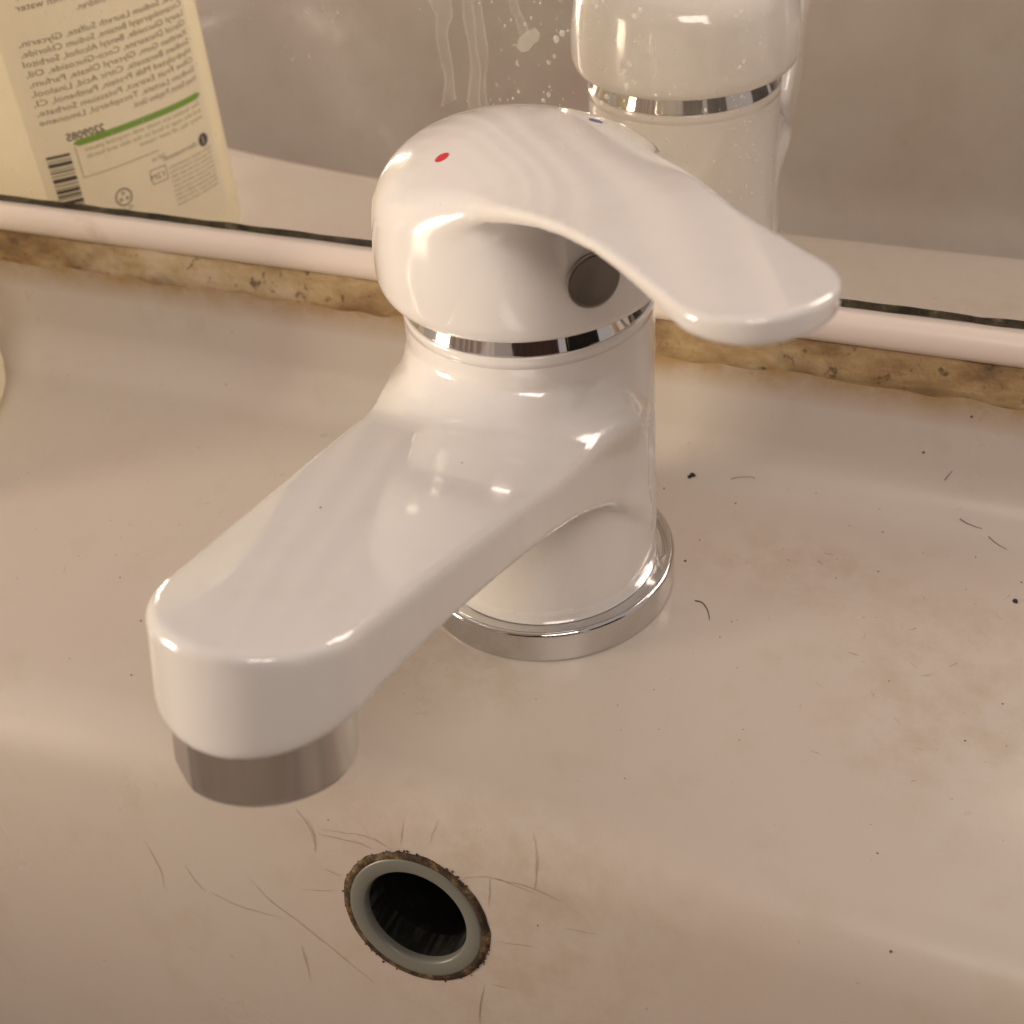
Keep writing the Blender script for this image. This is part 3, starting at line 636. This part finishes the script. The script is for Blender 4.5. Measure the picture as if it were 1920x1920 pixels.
for k, line in enumerate(HAIRS):
    A = [snap(a) for a in catmull(line, 8)]; V, F = [], []; n = len(A); rr = (0.006, 0.005, 0.0045, 0.0045, 0.004)[k]
    for i, a in enumerate(A):
        d = A[min(i + 1, n - 1)][:3] - A[max(i - 1, 0)][:3]; d /= np.linalg.norm(d) + 1e-9
        nn = a[3:6] / np.linalg.norm(a[3:6]); sd = np.cross(nn, d); sd /= np.linalg.norm(sd) + 1e-9
        q = rr * (1 - 0.6 * i / n)
        for j in range(5):
            an_ = 2 * math.pi * j / 5; V.append(a[:3] + nn * (rr + q * math.sin(an_)) + sd * q * math.cos(an_))
    for i in range(n - 1):
        for j in range(5): F.append((i * 5 + j, i * 5 + (j + 1) % 5, (i + 1) * 5 + (j + 1) % 5, (i + 1) * 5 + j))
    o = mesh_obj('hair', V, F, M_hair if k != 3 else mat('pale_fibre', (0.3, 0.2, 0.11), 0.6)); tag(o, HL[k], 'hair', 'stray hairs and fibres on the basin')
M_crumb = mat('black_crumb', (0.03, 0.02, 0.012), 0.8)
def crumb(p, r_, rnd, V, F):
    b = len(V); p = np.array(p[:6]); nn = p[3:6] / np.linalg.norm(p[3:6]); t1 = np.cross(nn, [0.3, 1, 0.2]); t1 /= np.linalg.norm(t1); t2 = np.cross(nn, t1)
    st_ = rnd.uniform(0.6, 1.0)
    V.append(p[:3] + nn * r_ * 0.7)
    for lev, rad in ((0.5, 0.75), (0.0, 1.0)):
        for j in range(7):
            a = 2 * math.pi * j / 7; q = rad * r_ * rnd.uniform(0.7, 1.2)
            V.append(p[:3] + nn * (r_ * lev + (0 if lev else -0.004)) + t1 * q * math.cos(a) + t2 * q * math.sin(a) * st_)
    for j in range(7):
        F.append((b, b + 1 + j, b + 1 + (j + 1) % 7)); F.append((b + 1 + j, b + 8 + j, b + 8 + (j + 1) % 7, b + 1 + (j + 1) % 7))
px = 0.0052
SPECKS = [[snap(q) for q in SPECKS[0]]]
V, F = [], []; crumb(SPECKS[0][0], 7 * px, rn, V, F); crumb(SPECKS[0][1], 5 * px, rn, V, F)
tag(mesh_obj('crumb', V, F, M_crumb), 'black crumb on the basin behind and right of the tap body', 'crumb', 'black crumbs on the basin')
V, F = [], []; crumb(SPECKS[0][3], 6 * px, rn, V, F)
tag(mesh_obj('crumb', V, F, M_crumb), 'black crumb on the stained far right edge of the basin', 'crumb', 'black crumbs on the basin')
V, F = [], []
for q in SPECKS[0][2:]:
    if q is SPECKS[0][3]: continue
    crumb(q, q[6] * px * 0.75, rn, V, F)
for k in range(150):
    x = rn.uniform(-6.5, 4.3); y = rn.uniform(-2.3, 1.4)
    if x * x + y * y < 1.7: continue
    crumb((x, y, 0, 0, 0, 1), rn.uniform(0.5, 1.5) * px, rn, V, F)
tag(mesh_obj('dirt_specks', V, F, mat('brown_specks', (0.13, 0.075, 0.04), 0.8)), 'scattered tiny brown specks of dirt over the basin', 'dirt', kind='stuff')
for q in TAPSPECKS:
    V, F = [], []; crumb(q, q[6] * px * 0.8, rn, V, F); mesh_obj('dirt_spot', V, F, M_rust, tap)
def film(name, alpha, colr=(0.80, 0.78, 0.72)):
    m = mat(name, colr, 0.5); t = NT(m); tr_ = t.n('ShaderNodeBsdfTransparent'); mx = t.n('ShaderNodeMixShader')
    f = t.math('MULTIPLY', t.ramp(t.noise(t.geo(), 160, 6, 0.7), [(0.3, 0.35), (0.7, 1.0)]), alpha)
    t.l(f, mx.inputs[0]); t.l(tr_.outputs[0], mx.inputs[1]); t.l(t.b.outputs[0], mx.inputs[2]); t.l(mx.outputs[0], t.t.nodes['Material Output'].inputs[0]); return m
M_drop = film('dried_drop', 0.5); M_str = film('dried_streak', 0.11); M_str2 = film('faint_streak', 0.08)
def on_mirror(o): o.parent = mirror; o.location = -mirror.location; return o
V, F = [], []
DR = [(x, z, q) for x, z, q in DROPS]
for k in range(170):
    if k < 90: x, z = rn.gauss(-0.15, 0.75), rn.uniform(3.1, 4.5)
    else: x, z = rn.gauss(1.15, 0.12), rn.uniform(2.2, 4.4)
    DR.append((x, z, rn.uniform(0.6, 1.5)))
for x, z, q in DR:
    b = len(V); R_ = q * px * 0.85; V.append((x, MY - 0.001 - R_ * 0.3, z)); el = rn.uniform(1.0, 1.35)
    for lev, rad in ((0.25, 0.6), (0.0, 1.0)):
        for j in range(10):
            a = 2 * math.pi * j / 10; rr = R_ * rad * rn.uniform(0.92, 1.06); V.append((x + rr * math.cos(a), MY - 0.001 - R_ * lev, z + rr * math.sin(a) * el))
    for j in range(10):
        F.append((b, b + 1 + j, b + 1 + (j + 1) % 10)); F.append((b + 1 + j, b + 11 + j, b + 11 + (j + 1) % 10, b + 1 + (j + 1) % 10))
o = on_mirror(mesh_obj('dried_splashes', V, F, M_drop)); o['kind'] = 'stuff'
def mir_ribbon(line, wd, m, name, y=0.002):
    A = catmull([(a[0], 0, a[1]) for a in line], 6); A = [np.array([a[0], MY - y, a[2]]) for a in A]
    V, F = ribbon(A, [np.array([0, -1.0, 0])] * len(A), wd, 0.0, 0.002, rn, False); on_mirror(mesh_obj(name, V, F, m, None, False))
for line in STREAKS:
    if line[0][1] > 4.3: line = [[2 * line[0][0] - line[1][0], 2 * line[0][1] - line[1][1] + 0.6]] + line
    mir_ribbon(line, 0.013, M_str, 'splash_streak')
for a, b in ((0, 1), (2, 4), (5, 6)):
    A, B = catmull([(p[0], p[1]) for p in STREAKS[a]], 4), catmull([(p[0], p[1]) for p in STREAKS[b]], 4); n = 16
    V, F = [], []
    for i in range(n):
        p = A[int(i * (len(A) - 1) / (n - 1))]; q = B[int(i * (len(B) - 1) / (n - 1))]
        V += [(p[0], MY - 0.0012, p[1]), (q[0], MY - 0.0012, q[1])]
    for i in range(n - 1): F.append((2 * i, 2 * i + 1, 2 * i + 3, 2 * i + 2))
    on_mirror(mesh_obj('splash_streak', V, F, M_str2, None, False))
for k, line in enumerate(VSTREAKS): mir_ribbon(line, 0.010 if k < 3 else 0.025, M_str if k < 2 else M_str2, 'splash_streak', 0.0025)
cx_, cz_ = np.mean([p[0] for p in SMEAR]), np.mean([p[1] for p in SMEAR])
V = [(cx_, MY - 0.02, cz_)] + [(p[0], MY - 0.001, p[1]) for p in SMEAR]; n = len(SMEAR)
on_mirror(mesh_obj('splash_smear', V, [(0, 1 + i, 1 + (i + 1) % n) for i in range(n)], film('dried_smear', 0.28)))
# green emblem on the front of the bottle, just showing past its edge
V, F = [], []
for i in range(9):
    for j in range(16):
        th = math.pi * i / 8; ph = 2 * math.pi * j / 16
        V.append(bworld(1.56 + 0.12 * math.sin(th) * math.cos(ph), -0.30 + 0.28 * math.sin(th) * math.sin(ph), 2.62 + 0.34 * math.cos(th)))
for i in range(8):
    for j in range(16): F.append((i * 16 + j, i * 16 + (j + 1) % 16, (i + 1) * 16 + (j + 1) % 16, (i + 1) * 16 + j))
o = mesh_obj('green_emblem', V, F, mat('green_emblem', (0.06, 0.16, 0.05), 0.4)); o.parent = bottle; o.location = (-bottle.location.x, -bottle.location.y, 0)

M_curt = mat('pale_curtain', (0.62, 0.50, 0.42), 0.8)
curtain = hanging('reflection_curtain', -30, -48, 56, math.radians(-20), -20, 75, M_curt, 1.6)  # out-of-view folds, added so the glossy tap has streaks to reflect
tag(curtain, 'pale peach curtain folds far behind, added only for the gloss of the tap to reflect', 'reflection curtain')
V, F = [], []
for k in range(160):
    a = rn.choice([0.9, 1.7, 2.4, 3.3, 3.9, 5.3, 6.0]) + rn.gauss(0, 0.22); rr = rn.gauss(0.625, 0.016)
    p = HC + hu * (math.cos(a) * rr) + hv * (math.sin(a) * rr) + hn * 0.004
    crumb((*p, *hn), rn.uniform(0.005, 0.015), rn, V, F)
o = mesh_obj('grime_flakes', V, F, M_rust, basin); o['kind'] = 'stuff'

_hb = BVHTree.FromPolygons([v.co[:] for v in handle.data.vertices], [tuple(p.vertices) for p in handle.data.polygons])
SPOTS = [[0.251,0.202,4.301,0.08,0.19,0.98,2.5],[0.464,-0.009,4.324,0.08,0.19,0.98,1.875],[0.519,-0.181,4.351,0.05,0.16,0.99,2.5],[0.542,-0.193,4.352,0.06,0.17,0.98,2.1875],[0.658,-0.129,4.33,0.11,0.21,0.97,2.1875],[0.461,-0.272,4.365,0.0,0.11,0.99,1.875],[0.506,-0.411,4.38,-0.02,0.09,1.0,2.5],[0.491,-0.421,4.381,-0.03,0.08,1.0,1.875],[-0.084,0.197,4.275,-0.07,0.14,0.99,1.5625],[0.119,0.081,4.326,0.0,0.11,0.99,1.5625],[0.857,-0.043,4.275,0.19,0.29,0.94,1.875]]
V, F = [], []
LS = [(q[0], q[1], q[2], q[6]) for q in SPOTS]
for k in range(26):
    q = rn.choice(SPOTS); LS.append((q[0] + rn.gauss(0, 0.09), q[1] + rn.gauss(0, 0.09), q[2], rn.uniform(0.7, 1.6)))
for x, y, z, w_ in LS:
    c_, n_, i_, d_ = _hb.find_nearest(Vector((x, y, z)) * S)
    if n_.z < 0: n_ = -n_
    c_ = c_ / S; t1 = n_.cross(Vector((0.2, 1, 0))).normalized(); t2 = n_.cross(t1); b = len(V); R_ = w_ * px * 1.1
    V.append(tuple(c_ + n_ * 0.006))
    for j in range(9):
        a = 2 * math.pi * j / 9; V.append(tuple(c_ + n_ * 0.0025 + t1 * math.cos(a) * R_ * rn.uniform(0.8, 1.2) + t2 * math.sin(a) * R_ * rn.uniform(0.8, 1.2)))
    for j in range(9): F.append((b, b + 1 + j, b + 1 + (j + 1) % 9))
o = mesh_obj('water_spots', V, F, film('limescale_spot', 0.6, (0.9, 0.88, 0.85)), tap); o['kind'] = 'stuff'
V, F = [], []
for k in range(44):                      # short brown dashes of dried dirt
    if k < 24: x, y = rn.gauss(3.2, 0.7), rn.gauss(0.0, 0.9)
    else: x, y = rn.uniform(-5.5, -1.5), rn.uniform(-1.8, 1.0)
    if y > 1.3 or y < -2.2 or x > 4.6: continue
    a = rn.uniform(0, 3.14); L_ = rn.uniform(0.015, 0.05); p0 = np.array([x, y, 0.0]); dr = np.array([math.cos(a), math.sin(a), 0]) * L_
    A = catmull([p0, p0 + dr + np.array([rn.gauss(0, .008), rn.gauss(0, .008), 0]), p0 + 2 * dr], 3)
    v_, f_ = ribbon(A, [np.array([0, 0, 1.0])] * len(A), rn.uniform(0.002, 0.0045), 0.004, 0.003, rn); b = len(V); V += v_; F += [tuple(i + b for i in q) for q in f_]
tag(mesh_obj('dirt_dashes', V, F, film('brown_film', 0.55, (0.22, 0.14, 0.07)), None, False), 'thin brown dashes of dried dirt smeared over the basin ledge', 'dirt', kind='stuff')
